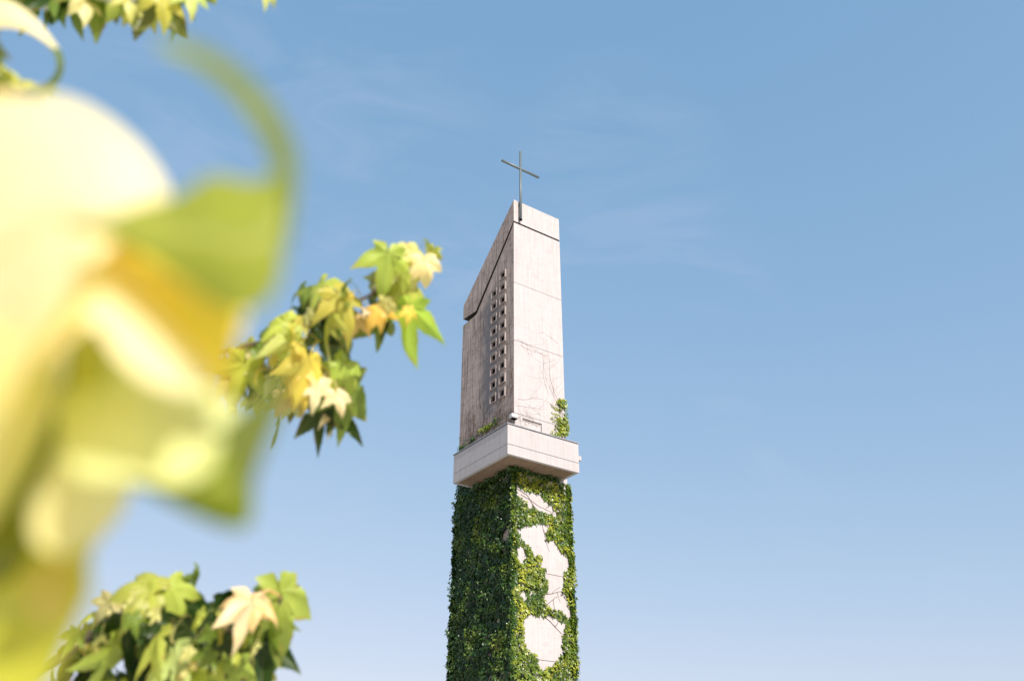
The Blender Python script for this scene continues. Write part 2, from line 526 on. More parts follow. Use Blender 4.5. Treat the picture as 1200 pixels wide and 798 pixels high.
# recessed core, near-black so the gap's shade under the cap is in its colour
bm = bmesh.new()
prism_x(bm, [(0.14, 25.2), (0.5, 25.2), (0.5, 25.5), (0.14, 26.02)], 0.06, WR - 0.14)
obj('joint_core', bm, M_JOINT_SHADE, tower)
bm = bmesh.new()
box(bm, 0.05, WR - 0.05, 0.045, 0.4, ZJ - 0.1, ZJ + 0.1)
obj('joint_core', bm, M_JOINT_SHADE, tower)
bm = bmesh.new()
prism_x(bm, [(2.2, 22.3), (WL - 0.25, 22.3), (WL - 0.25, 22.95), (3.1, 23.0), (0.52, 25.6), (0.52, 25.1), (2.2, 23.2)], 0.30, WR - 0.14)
obj('joint_core', bm, M_JOINT_SHADE, tower)

# slanted cap
bm = bmesh.new()
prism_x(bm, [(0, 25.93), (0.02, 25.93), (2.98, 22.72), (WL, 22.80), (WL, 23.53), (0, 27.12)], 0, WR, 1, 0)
bmesh.ops.recalc_face_normals(bm, faces=bm.faces)
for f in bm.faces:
    if f.normal.z < -0.3: f.material_index = 2  # underside coloured near-black to paint in the gap's shade
cap = obj('slanted_cap', bm, [M_PALE, M_WEATH, M_JOINT_SHADE], tower)
# windows: splayed concrete surround standing proud of the wall, dark louvre behind
def window(y, z, frame_me=None, vent_me=None):
    if frame_me is None:
        bm = bmesh.new()
        oy, oz, pr = 0.225, 0.205, 0.070
        iy, iz = 0.180, 0.165
        ty, tz, dd = 0.155, 0.140, 0.0
        loops = [[(-0.0, s * oy, t * oz) for s, t in ((-1, -1), (1, -1), (1, 1), (-1, 1))],
                 [(-pr, s * oy, t * oz) for s, t in ((-1, -1), (1, -1), (1, 1), (-1, 1))],
                 [(-pr, s * iy, t * iz) for s, t in ((-1, -1), (1, -1), (1, 1), (-1, 1))],
                 [(dd, s * ty, t * tz) for s, t in ((-1, -1), (1, -1), (1, 1), (-1, 1))],
                 [(dd + 0.05, s * ty, t * tz) for s, t in ((-1, -1), (1, -1), (1, 1), (-1, 1))]]
        L_ = [[bm.verts.new(c) for c in lp] for lp in loops]
        for a, b in zip(L_, L_[1:]):
            for i in range(4): bm.faces.new((a[i], a[(i + 1) % 4], b[(i + 1) % 4], b[i]))
        frame_me = bpy.data.meshes.new('window_surround'); bm.to_mesh(frame_me); bm.free()
        frame_me.materials.append(M_FRAME)
        bm = bmesh.new()
        box(bm, dd + 0.035, dd + 0.06, -ty - 0.004, ty + 0.004, -tz - 0.004, tz + 0.004)
        vent_me = bpy.data.meshes.new('louvre_back'); bm.to_mesh(vent_me); bm.free()
        vent_me.materials.append(M_DARK)
    fr = link_mesh('window', frame_me, None, tower, (0, y, z))
    link_mesh('pane', vent_me, None, fr)
    return frame_me, vent_me
ms = (None, None)
for (y, z) in WIN: ms = window(y, z, *ms)

# white balcony door in its recess on the sunlit face
bm = bmesh.new()
box(bm, 0.44, 1.32, 0.075, 0.125, 14.43, 16.34, 0.006)
door = obj('balcony_door', bm, M_DOOR, tower)
tag(door, 'white balcony door in a shallow recess')
bm = bmesh.new()
for (a, b, c, e) in ((0.402, 0.438, 14.43, 16.418), (1.322, 1.358, 14.43, 16.418), (0.438, 1.322, 16.345, 16.418)):
    box(bm, a, b, 0.06, 0.135, c, e)
obj('door_frame', bm, M_DOOR, door)
bm = bmesh.new()
tube(bm, [(0.53, 0.07, 15.45), (0.53, 0.03, 15.45), (0.65, 0.03, 15.45)], 0.011)
obj('handle', bm, M_STEEL, door)

# ------------------------------------------------------------------ balcony
OL, OR_ = 1.053, 1.084
XE, YE = WR - 0.257, WL - 1.337
T = 0.13
bal = empty('balcony', (0, 0, 0), 0, tower)
tag(bal, 'white wrap-around balcony with two tier parapet')
ZM = 14.604
def panel(name, x0, x1, y0, y1, z0, z1, m=M_WHITE, bev=0.006, parent=None):
    bm = bmesh.new()
    box(bm, x0, x1, y0, y1, z0, z1, bev)
    return obj(name, bm, m, parent or bal)
gp = 0.009
for nm, z0, z1 in (('fascia_panel', BZ0, ZM - gp), ('parapet_panel', ZM + gp, BZ1)):
    panel(nm, -OL, XE, -OR_, -OR_ + T, z0, z1)                                   # towards the sun
    panel(nm, -OL, -OL + T, -OR_ + T + 0.003, YE, z0, z1)                        # shaded side
    panel(nm, XE - T, XE, -OR_ + T + 0.003, -0.004, z0, z1)                      # short ends
    panel(nm, -OL + T + 0.003, -0.004, YE - T, YE, z0, z1)
# backing strip seen as the dark line between the tiers
for (a, b, c, d) in ((-OL + 0.02, XE - 0.02, -OR_ + 0.02, -OR_ + T - 0.02), (-OL + 0.02, -OL + T - 0.02, -OR_ + T, YE - 0.02)):
    panel('joint_shade_strip', a, b, c, d, ZM - 0.03, ZM + 0.03, M_SEAL_SHADE, 0)
panel('floor_slab', -OL + T, XE - T, -OR_ + T, -0.004, 14.28, 14.40, M_WHITE, 0)
panel('floor_slab', -OL + T, -0.004, 0.0, YE - T, 14.28, 14.40, M_WHITE, 0)
# soffit boards
xs = [-OL + T + 0.004 + k * (XE - T + OL - T - 0.008) / 4 for k in range(5)]
for a, b in zip(xs, xs[1:]):
    panel('soffit_board', a + 0.006, b - 0.006, -OR_ + T + 0.006, -0.006, 14.225, 14.272, M_SOFFIT, 0.004)
ys = [0.0 + k * (YE - T) / 4 for k in range(5)]
for a, b in zip(ys, ys[1:]):
    panel('soffit_board', -OL + T + 0.010, -0.006, a + 0.006, b - 0.006, 14.225, 14.272, M_SOFFIT, 0.004)
# coping: black strip that paints in the shade below it, then a thin metal capping that oversails
for (a, b, c, d) in ((-OL + 0.02, XE - 0.02, -OR_ + 0.02, -OR_ + T - 0.02), (-OL + 0.02, -OL + T - 0.02, -OR_ + T, YE - 0.02)):
    panel('joint_shade_strip', a, b, c, d, BZ1 - 0.004, BZ1 + 0.030, M_SEAL_SHADE, 0)
for (a, b, c, d) in ((-OL - 0.03, XE + 0.03, -OR_ - 0.03, -OR_ + T + 0.03), (-OL - 0.03, -OL + T + 0.03, -OR_ + T + 0.033, YE + 0.06),
                     (XE - T - 0.03, XE + 0.03, -OR_ + T + 0.033, -0.006), (-OL + T + 0.033, -0.006, YE - T - 0.03, YE + 0.03)):
    panel('coping', a, b, c, d, BZ1 + 0.030, BZ1 + 0.062, M_COPING, 0.004)

# concrete ledge that sticks out of the far side wall behind the balcony
bm = bmesh.new()
box(bm, WR + 0.002, 3.44, 0.12, 1.15, 15.37, 15.56, 0.012)
ledge = obj('side_ledge', bm, M_WHITE, tower)
prism = [(WR + 0.002, 14.95), (WR + 0.002, 15.368), (3.36, 15.368), (3.36, 15.28)]
for y0 in (0.2, 0.95):
    bm = bmesh.new()
    a = [bm.verts.new((x, y0, z)) for x, z in prism]; b = [bm.verts.new((x, y0 + 0.05, z)) for x, z in prism]
    bm.faces.new(a); bm.faces.new(b[::-1])
    for i in range(4): bm.faces.new((a[i], b[i], b[(i + 1) % 4], a[(i + 1) % 4]))
    obj('bracket', bm, M_STEEL, ledge)

# ------------------------------------------------------------------ cross
cross = empty('cross', Vector(TL) + Matrix.Rotation(ANG, 3, 'Z') @ Vector((0.29, -0.13, 26.0)), ANG)
tag(cross, 'slim grey steel cross bolted to the top corner of the concrete tower', 'cross')
bm = bmesh.new(); tube(bm, [(0, 0, 0.05), (0, 0, 2.0), (0, 0, 3.99)], 0.058, 14)
obj('post', bm, M_STEEL, cross, True)
bm = bmesh.new(); tube(bm, [(-1.04, 0, 2.945), (0, 0, 2.945), (1.04, 0, 2.945)], 0.062, 14)
obj('crossbar', bm, M_STEEL, cross, True)
bm = bmesh.new()
box(bm, -0.03, 0.03, 0.053, 0.129, 0.12, 0.2, 0.004)
obj('bracket', bm, M_DARK, cross)
bm = bmesh.new(); box(bm, -0.03, 0.03, 0.053, 0.129, 0.85, 0.93, 0.004)
obj('bracket', bm, M_DARK, cross)
bm = bmesh.new(); box(bm, -0.055, 0.055, -0.055, 0.055, 0.0, 0.049, 0.004)
obj('foot_plate', bm, M_DARK, cross)

# ------------------------------------------------------------------ floodlight on the tower corner
fl = empty('floodlight', Vector(TL) + Matrix.Rotation(ANG, 3, 'Z') @ Vector((-0.13, -0.16, 16.27)), ANG)
tag(fl, 'small white floodlight fixed to the corner of the tower just above the balcony', 'floodlight')
bm = bmesh.new(); box(bm, -0.16, 0.17, -0.12, 0.12, -0.08, 0.11, 0.06)
obj('housing', bm, M_LAMP, fl, True)
bm = bmesh.new(); box(bm, -0.11, 0.12, -0.08, 0.08, -0.098, -0.082, 0.003)
obj('lens', bm, M_DARK, fl)
bm = bmesh.new(); tube(bm, [(0.08, 0.12, 0.0), (0.08, 0.16, 0.0)], 0.03, 10)
obj('bracket', bm, M_STEEL, fl)

# ------------------------------------------------------------------ ivy
BARE = [
 [(0.08, 13.47), (1.15, 13.39), (1.86, 12.98), (1.91, 12.82), (1.49, 12.78), (1.14, 12.84), (0.69, 12.92), (0.25, 13.16)],
 [(2.28, 14.05), (2.42, 14.05), (2.62, 13.79), (2.56, 13.69)],
 [(0.16, 11.84), (1.23, 12.24), (1.58, 12.14), (1.42, 11.71), (2.01, 11.48), (2.3, 11.21), (2.50, 10.93), (2.18, 10.55), (2.07, 10.14), (1.96, 9.9), (1.52, 9.83), (1.44, 10.36), (1.2, 10.71), (1.26, 11.12), (0.92, 11.06), (0.73, 11.34), (0.44, 11.53)],
 [(0.11, 11.2), (0.39, 11.29), (0.49, 10.99), (0.25, 10.68), (0.11, 10.77)],
 [(0.24, 9.57), (0.47, 9.64), (0.52, 9.39), (0.33, 9.22)],
 [(0.66, 9.75), (0.8, 9.77), (0.8, 9.54), (0.71, 9.57)],
 [(1.37, 9.66), (1.76, 9.83), (2.25, 9.74), (2.39, 9.42), (2.52, 9.09), (2.23, 9.09), (1.94, 9.28), (1.41, 9.25), (1.32, 9.46)],
 [(0.47, 8.57), (0.79, 8.83), (1.36, 8.87), (2.21, 8.72), (2.01, 8.32), (1.94, 7.66), (1.69, 7.42), (1.41, 7.25), (1.18, 7.15), (1.05, 7.42), (0.68, 7.67), (0.51, 8.0)],
 [(0.7, 5.2), (1.5, 5.6), (1.9, 4.8), (1.3, 3.9), (0.8, 4.3)],
]
BARE = [[(sum(p[0] for p in q) / len(q) + (x - sum(p[0] for p in q) / len(q)) * 1.14, sum(p[1] for p in q) / len(q) + (z - sum(p[1] for p in q) / len(q)) * 1.10) for x, z in q] for q in BARE]
BARE_L = [[(0.8, 11.82), (0.18, 12.22), (0.05, 12.1), (0.25, 11.48), (0.59, 11.56)]]
DUMMY = Vector((0, 0, 0))
def fbm(x, y, z, s):
    return noise.noise(Vector((x * s, y * s, z * s))) * 0.65 + noise.noise(Vector((x * s * 2.3 + 9, y * s * 2.3, z * s * 2.3))) * 0.35

LEAF_V = np.array([[0, 0, 0], [-.30, .10, -.02], [-.50, -.22, -.09], [-.20, -.42, .0], [0, -1.0, -.16], [.20, -.42, .0], [.50, -.22, -.09], [.30, .10, -.02], [0, -.35, .05]])
LEAF_F = [(0, 1, 8), (1, 2, 8), (2, 3, 8), (3, 4, 8), (4, 5, 8), (5, 6, 8), (6, 7, 8), (7, 0, 8)]
def leaf_cloud(name, pts, nrm, tips, size, tint, parent, kind=True):
    """pts, nrm, tips: (n,3); one joined mesh of small lobed leaves"""
    pts = np.array(pts, float); n = len(pts)
    nz = np.array(nrm, float); nz /= np.linalg.norm(nz, axis=1)[:, None]
    ty = -np.array(tips, float); ty -= (ty * nz).sum(1)[:, None] * nz; ty /= np.linalg.norm(ty, axis=1)[:, None]
    tx = np.cross(ty, nz)
    sz = np.array(size, float)[:, None, None]
    lv = LEAF_V[None] * sz * nrg.uniform(0.8, 1.2, (n, 1, 3))
    v = pts[:, None] + lv[..., 0:1] * tx[:, None] + lv[..., 1:2] * ty[:, None] + lv[..., 2:3] * nz[:, None]
    nv = len(LEAF_V)
    f = np.array(LEAF_F)[None] + (np.arange(n) * nv)[:, None, None]
    me = bpy.data.meshes.new(name)
    me.vertices.add(n * nv); me.vertices.foreach_set('co', v.reshape(-1).astype(np.float32))
    nf = n * len(LEAF_F)
    me.loops.add(nf * 3); me.loops.foreach_set('vertex_index', f.reshape(-1).astype(np.int32))
    me.polygons.add(nf); me.polygons.foreach_set('loop_start', (np.arange(nf) * 3).astype(np.int32))
    me.update(calc_edges=True)
    at_ = me.attributes.new('tint', 'FLOAT', 'POINT')
    at_.data.foreach_set('value', np.repeat(np.array(tint, np.float32), nv))
    me.materials.append(M_IVY)
    o = link_mesh(name, me, None, parent)
    if kind: o['kind'] = 'stuff'
    return o

ivy = empty('ivy', TL, ANG)
tag(ivy, 'dense green ivy covering the lower shaft of the tower below the balcony', 'ivy')
P_, N_, T_, S_, C_ = [], [], [], [], []
def add_leaf(p, n, t, s, c):
    P_.append(tuple(p)); N_.append(tuple(n)); T_.append(tuple(t)); S_.append(s); C_.append(c)

def ivy_th(key, z):
    return 0.05 + max(0, (13.8 - z)) * 0.013 + 0.09 * (fbm(key, 0, z, 1.3) + 0.35) + 0.25 * fbm(key, 5, z, 2.1)

def ivy_face(width, out, pos, ztop, dens, bares, sun_side, zmin=0.0):
    """pos(u, d, z) gives local point at offset d outside; out is the outward normal"""
    out = Vector(out); side = Vector((0, 0, 1)).cross(out)
    ud = (Vector(pos(1, 0, 0)) - Vector(pos(0, 0, 0))); sgn = -1 if side.dot(ud) > 0 else 1
    for (za, zb, dn, s0) in ((7.0, ztop, dens, 0.115), (zmin, 7.0, dens * 0.34, 0.17)):
        n = int((zb - za) * (width + 0.3) * dn)
        for _ in range(n):
            u = rng.uniform(-0.14, width + 0.14); z = rng.uniform(za, zb)
            key = u + out.x * 31 + out.y * 57
            ju = u + fbm(key, 3, z, 2.6) * 0.22; jz = z + fbm(key, 7, z + 40, 2.6) * 0.22
            bare = any(in_poly(ju, jz, b) for b in bares)
            if bare: continue
            hi = (z - 13.55) / 0.6
            if bares and hi > 0 and rng.random() < 0.62 * min(1, hi) * (0.6 + fbm(key, 1, z, 3.0)): continue
            fine = fbm(key, 5, z, 2.1)
            th = ivy_th(key, z)
            if bares and any(in_poly(ju + a, jz + b, q) for q in bares for a, b in ((.12, 0), (-.12, 0), (0, .12), (0, -.12))): th *= 0.5
            th_ = th; th = min(max(0.03, th), 0.36)
            back = rng.random() < 0.48
            if back:
                d = rng.uniform(0.006, 0.03)
                nn = out + Vector((0, 0, 1)) * rng.uniform(-.1, .4) + side * rng.gauss(0, 0.2)
                s1 = 1.25
            else:
                d = max(0.03, th - abs(rng.gauss(0, 0.03)))
                if rng.random() < (0.06 if sun_side else 0.16): d += rng.uniform(0.03, 0.12)
                gu = (ivy_th(key + .07, z) - ivy_th(key, z)) / .07; gz = (ivy_th(key, z + .07) - ivy_th(key, z)) / .07
                nn = out + Vector((0, 0, 1)) * (rng.uniform(0, .9) - gz * 1.2) + side * (rng.gauss(0, 0.38) + sgn * gu * 1.2)
                nn += Vector((rng.gauss(0, .2), rng.gauss(0, .2), rng.gauss(0, .2)))
                s1 = 1.0
                if not sun_side and out.x < 0 and rng.random() < 0.17:      # leaves turned towards the light
                    d = th + rng.uniform(0.0, 0.04)
                    nn = Vector((-.55, -1, .55)) + Vector((rng.gauss(0, .25), rng.gauss(0, .2), rng.gauss(0, .3)))
                    s1 = .85
            tt = Vector((0, 0, -1)) + side * rng.gauss(0, 0.5) + out * 0.15
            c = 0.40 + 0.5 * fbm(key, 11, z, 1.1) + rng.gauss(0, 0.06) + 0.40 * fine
            c += 0.42 if sun_side else 0.0  # sunlight put into the tint: lighter leaves on sunlit faces
            if back: c = 0.03 + (0.2 + 0.4 * rng.random()) * (1 if sun_side else 0)  # back layer tinted dark as painted shade between the clumps
            add_leaf(pos(u, d, z), nn, tt, s1 * s0 * rng.uniform(0.6, 1.25), min(1, max(0, c)))
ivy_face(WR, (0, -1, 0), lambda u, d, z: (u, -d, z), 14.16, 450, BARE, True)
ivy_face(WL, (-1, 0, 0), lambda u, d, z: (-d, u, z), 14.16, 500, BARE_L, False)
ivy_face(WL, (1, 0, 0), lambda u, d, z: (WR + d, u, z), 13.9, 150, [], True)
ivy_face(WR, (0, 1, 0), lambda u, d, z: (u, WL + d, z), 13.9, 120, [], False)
# leaves wrapped round the four corners of the shaft
for (cx, cy, ox, oy, ss) in ((0, 0, -1, -1, .1), (WR, 0, 1, -1, .2), (0, WL, -1, 1, -.1), (WR, WL, 1, 1, 0)):  # ss: sunlit corners get a lighter tint, light put into the colour
    for _ in range(5200):
        z = rng.uniform(0, 14.1) if rng.random() < .4 else rng.uniform(7, 14.1)
        if (cx, cy) == (0, 0) and 11.45 < z < 11.9 and rng.random() < .8: continue
        th = 0.03 + max(0, (13.8 - z)) * 0.020 + 0.10 * (fbm(cx * 7, 0, z, 1.4) + .4) + 0.12 * fbm(cx * 5, cy, z, 4)
        th = max(.03, th) * rng.uniform(.25, 1.05); a = rng.random()
        px = cx + ox * th * min(1, 2 * a) * .9 - ox * rng.uniform(0, .05); py = cy + oy * th * min(1, 2 * (1 - a)) * .9 - oy * rng.uniform(0, .05)
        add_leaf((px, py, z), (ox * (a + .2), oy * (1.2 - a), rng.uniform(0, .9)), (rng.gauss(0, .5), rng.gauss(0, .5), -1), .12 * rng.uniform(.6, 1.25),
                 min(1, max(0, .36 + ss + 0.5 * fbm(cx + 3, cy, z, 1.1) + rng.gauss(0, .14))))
# a fringe creeping out along the underside of the balcony
for _ in range(900):
    y = rng.uniform(-0.3, YE); reach = 0.10 + 0.42 * max(0, fbm(y, 2, 0, 1.6) + 0.25)
    d = abs(rng.gauss(0, 1)) * reach * 0.6
    if d > 0.8: continue
    add_leaf((-d, y, 14.20 - rng.uniform(0, 0.10)), (-.5, rng.gauss(0, .4), -0.4 + rng.gauss(0, .5)), (-.4, rng.gauss(0, .6), -.6), 0.11 * rng.uniform(.6, 1.2), rng.uniform(.1, .5))
for _ in range(420):
    x = rng.uniform(-0.3, XE - .2); reach = 0.08 + 0.28 * max(0, fbm(x, 6, 0, 1.9) + 0.2)
    d = abs(rng.gauss(0, 1)) * reach * 0.6
    if d > 0.8: continue
    add_leaf((x, -d, 14.20 - rng.uniform(0, 0.10)), (rng.gauss(0, .4), -.5, -0.4 + rng.gauss(0, .5)), (rng.gauss(0, .6), -.4, -.6), 0.11 * rng.uniform(.6, 1.2), rng.uniform(.1, .5))
leaf_cloud('foliage', P_, N_, T_, S_, C_, ivy)

def stem_walk(bm, start, out, direc, length, step, rad, wander, place):
    u, z = start; a = direc; pts = []
    L_ = 0
    while L_ < length:
        pts.append(place(u, z))
        a += rng.gauss(0, wander)
        u += math.cos(a) * step; z += math.sin(a) * step; L_ += step
        if not (-0.0 < u < out): break
    if len(pts) > 2:
        tube(bm, pts, [rad * (1 - 0.6 * i / len(pts)) for i in range(len(pts))], 4, False)
    return pts

def stems(name, parent, face, specs):
    bm = bmesh.new()
    place = (lambda u, z: (u, -0.012, z)) if face == 'r' else (lambda u, z: (-0.012, u, z))
    wid = WR if face == 'r' else WL
    for (u, z, ang, ln, rad, kids) in specs:
        a = R(ang)
        pts = stem_walk(bm, (u, z), wid, a, ln, 0.12, rad, 0.16, place)
        for k in range(kids):
            if len(pts) < 4: break
            q = pts[rng.randrange(1, len(pts) - 1)]
            uu = q[0] if face == 'r' else q[1]
            stem_walk(bm, (uu, q[2]), wid, a + rng.choice((-1, 1)) * rng.uniform(.5, 1.2), ln * rng.uniform(.25, .5), 0.10, rad * .6, 0.22, place)
    return tag(obj(name, bm, M_VINE, parent), kind='stuff')
# stems over the bare patches of the lower shaft
stems('stem', ivy, 'r', [(0.35, 9.02, 3, 2.0, .020, 3), (0.5, 8.90, -4, 1.8, .014, 2), (0.1, 13.45, -20, 2.2, .012, 3), (0.3, 13.25, -13, 1.8, .010, 2),
                        (1.2, 9.70, 2, 1.2, .010, 2), (0.3, 13.9, -5, 2.2, .012, 4)])
stems('stem', ivy, 'l', [(0.2, 11.2, 80, 2.5, .016, 4), (0.6, 11.0, 70, 2.2, .012, 3), (2.0, 13.2, 80, 1.0, .012, 3)])

# the shoot that climbs the far edge of the sunlit face above the balcony
ivy2 = empty('ivy', Vector(TL) + Matrix.Rotation(ANG, 3, 'Z') @ Vector((2.3, 0, 14.4)), ANG)
tag(ivy2, 'bright yellow green ivy shoot climbing the right edge of the pale wall above the balcony', 'ivy')
P_, N_, T_, S_, C_ = [], [], [], [], []
for _ in range(1500):
    z = rng.uniform(15.0, 17.8)
    c0 = 2.42 - 0.10 * math.sin(z * 3.0); w = 0.25 * (1.05 - max(0, (z - 16.9)) * 0.55)
    if z < 16.25: c0 = 2.16; w = 0.34 * (1.15 - (z - 15.0) * 0.35)
    u = rng.gauss(c0, w * 0.62)
    if u > 2.68 or fbm(u, 4, z, 3.4) < -0.14: continue
    d = 0.02 + abs(rng.gauss(0, .05))
    add_leaf((u - 2.3, -d, z - 14.4), (rng.gauss(0, .5), -1, rng.uniform(0, .9)), (rng.gauss(0, .5), -.1, -1), .11 * rng.uniform(.6, 1.2), min(1, max(.3, rng.gauss(.80, .14))))
for k in range(7):
    z = rng.uniform(16.3, 17.6); x = 2.3
    for i in range(rng.randrange(5, 10)):
        x -= 0.055; z += rng.gauss(0.0, .03)
        add_leaf((x - 2.3, -0.03, z - 14.4), (rng.gauss(0, .4), -1, .4), (rng.gauss(0, .5), -.1, -1), .085 * rng.uniform(.6, 1.1), rng.uniform(.7, 1))
leaf_cloud('foliage', P_, N_, T_, S_, C_, ivy2)
bm = bmesh.new()
tube(bm, [(0.02, -0.012, 0.0), (0.0, -0.01, 0.9), (0.08, -0.01, 1.6), (0.12, -0.01, 2.4), (0.1, -0.01, 3.1)], [.016, .014, .012, .009, .006], 5)
obj('stem', bm, M_VINE, ivy2)

# ivy tufts on the balcony behind the shaded parapet
ivy3 = empty('ivy', Vector(TL) + Matrix.Rotation(ANG, 3, 'Z') @ Vector((0, 1.6, 14.4)), ANG)
tag(ivy3, 'small ivy tufts at the foot of the dark weathered wall behind the left balcony parapet', 'ivy')
P_, N_, T_, S_, C_ = [], [], [], [], []
for (yc, zc, wy, wz, n, tn) in ((1.95, 16.58, .34, .08, 120, .85), (1.30, 16.62, .20, .12, 34, .45), (2.95, 16.45, .25, .10, 30, .4), (3.85, 16.35, .14, .14, 60, .55), (2.2, 16.1, 1.0, .12, 150, .4), (3.5, 15.6, .5, .5, 200, .4), (3.9, 14.6, .2, .8, 200, .4), (3.35, 14.3, .5, .3, 420, .3)):
    for _ in range(n):
        y = rng.gauss(yc, wy * .7); z = rng.gauss(zc, wz * .8)
        if y < 0.5 or y > WL + .06: continue
        add_leaf((-0.02 - abs(rng.gauss(0, .06)), y - 1.6, z - 14.4), (-1, rng.gauss(0, .5), rng.uniform(0, .9)), (-.1, rng.gauss(0, .5), -1), .11 * rng.uniform(.6, 1.2), min(1, max(0, rng.gauss(tn, .16))))
leaf_cloud('foliage', P_, N_, T_, S_, C_, ivy3)
# leafless vine stems on both upper faces
dead = empty('dead_vine', TL, ANG)
tag(dead, 'bare brown vine stems spreading like cracks over the upper tower walls', 'vine')
sp = []
for k in range(16): sp.append((rng.uniform(.15, 2.4), rng.uniform(15.4, 16.9), rng.uniform(60, 175), rng.uniform(.6, 1.6), .0032, 3))
sp += [(2.35, 17.3, 110, 3.0, .0038, 5), (2.2, 17.4, 118, 2.6, .0035, 5), (0.15, 19.95, -6, 2.2, .0038, 3), (0.3, 19.7, -12, 1.6, .0035, 2), (1.7, 17.8, 95, 1.9, .0035, 3), (2.3, 20.4, 175, 1.0, .0035, 2), (.2, 17.2, 4, 2.1, .0038, 4), (.1, 16.9, -10, 1.5, .004, 3)]
stems('stem', dead, 'r', sp)
sp = []
for k in range(44): sp.append((rng.uniform(.15, 3.95), rng.uniform(15.4, 16.7), rng.uniform(50, 160), rng.uniform(.5, 1.7), .008, 4))
for k in range(12): sp.append((rng.uniform(.15, .5), rng.uniform(15.9, 18.4), rng.uniform(70, 150), rng.uniform(.5, 1.3), .007, 3))
stems('stem', dead, 'l', sp)

# ------------------------------------------------------------------ sweetgum tree in the foreground
TREE = Vector((-2.55, 1.15, 0))
tree = empty('sweetgum_tree', TREE)
tag(tree, 'sweetgum tree with drooping yellow green star shaped leaves hanging into view at left', 'tree')
bm = bmesh.new()
tube(bm, [Vector(p) for p in ((0, 0, -0.1), (0, 0, .15), (.02, .02, .6), (.0, .05, 1.4), (-.06, .08, 2.4), (-.05, .1, 3.4), (0, .12, 4.6), (.05, .1, 6.0))],
     [.26, .19, .16, .145, .125, .10, .07, .03], 14)
obj('trunk', bm, M_TRUNK, tree, True)

GREEN = (0.19, 0.27, 0.035); LIME = (0.52, 0.57, 0.09); PALE = (0.66, 0.64, 0.24); DARK = (0.035, 0.075, 0.013)  # DARK: leaf green with deep shade put into the colour
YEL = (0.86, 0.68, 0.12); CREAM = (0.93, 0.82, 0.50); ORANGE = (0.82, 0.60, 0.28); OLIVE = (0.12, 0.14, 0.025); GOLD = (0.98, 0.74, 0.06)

def star_outline(r, narrow=1.0):
    """five pointed lobes; returns points and whether each lies on a lobe tip"""
    angs = [-122, -64, 0, 64, 122]; lens = [.58, .92, 1.0, .92, .58]
    out = []
    angs = [a + r.gauss(0, 6) for a in angs]; lens = [l * r.uniform(.80, 1.12) for l in lens]
    out.append((0.05, -0.03, 0))
    for i, (a, l) in enumerate(zip(angs, lens)):
        ca, sa = math.sin(R(a)), math.cos(R(a))
        hw = 0.165 * (1.0 if l > .7 else .9) * r.uniform(.85, 1.2)
        prof = [(.38, 1.16), (.44, 1.22), (.50, 1.10), (.56, 1.08), (.62, .88), (.69, .78), (.75, .56), (.82, .43), (.89, .24), (.95, .11)]
        for s_ in (-1, 1):
            pr = prof if s_ == -1 else prof[::-1]
            if s_ == 1: out.append((ca * l, sa * l, 1))
            for (t, wv) in pr:
                jit = 1 + r.uniform(-.07, .07)
                x = ca * l * t + s_ * sa * hw * wv * jit; y = sa * l * t - s_ * ca * hw * wv * jit
                out.append((x, y, 0))
        if i < 4:
            am = (a + angs[i + 1]) / 2
            rs = r.uniform(.30, .37)
            out.append((math.sin(R(am)) * rs, math.cos(R(am)) * rs, 0))
    return out

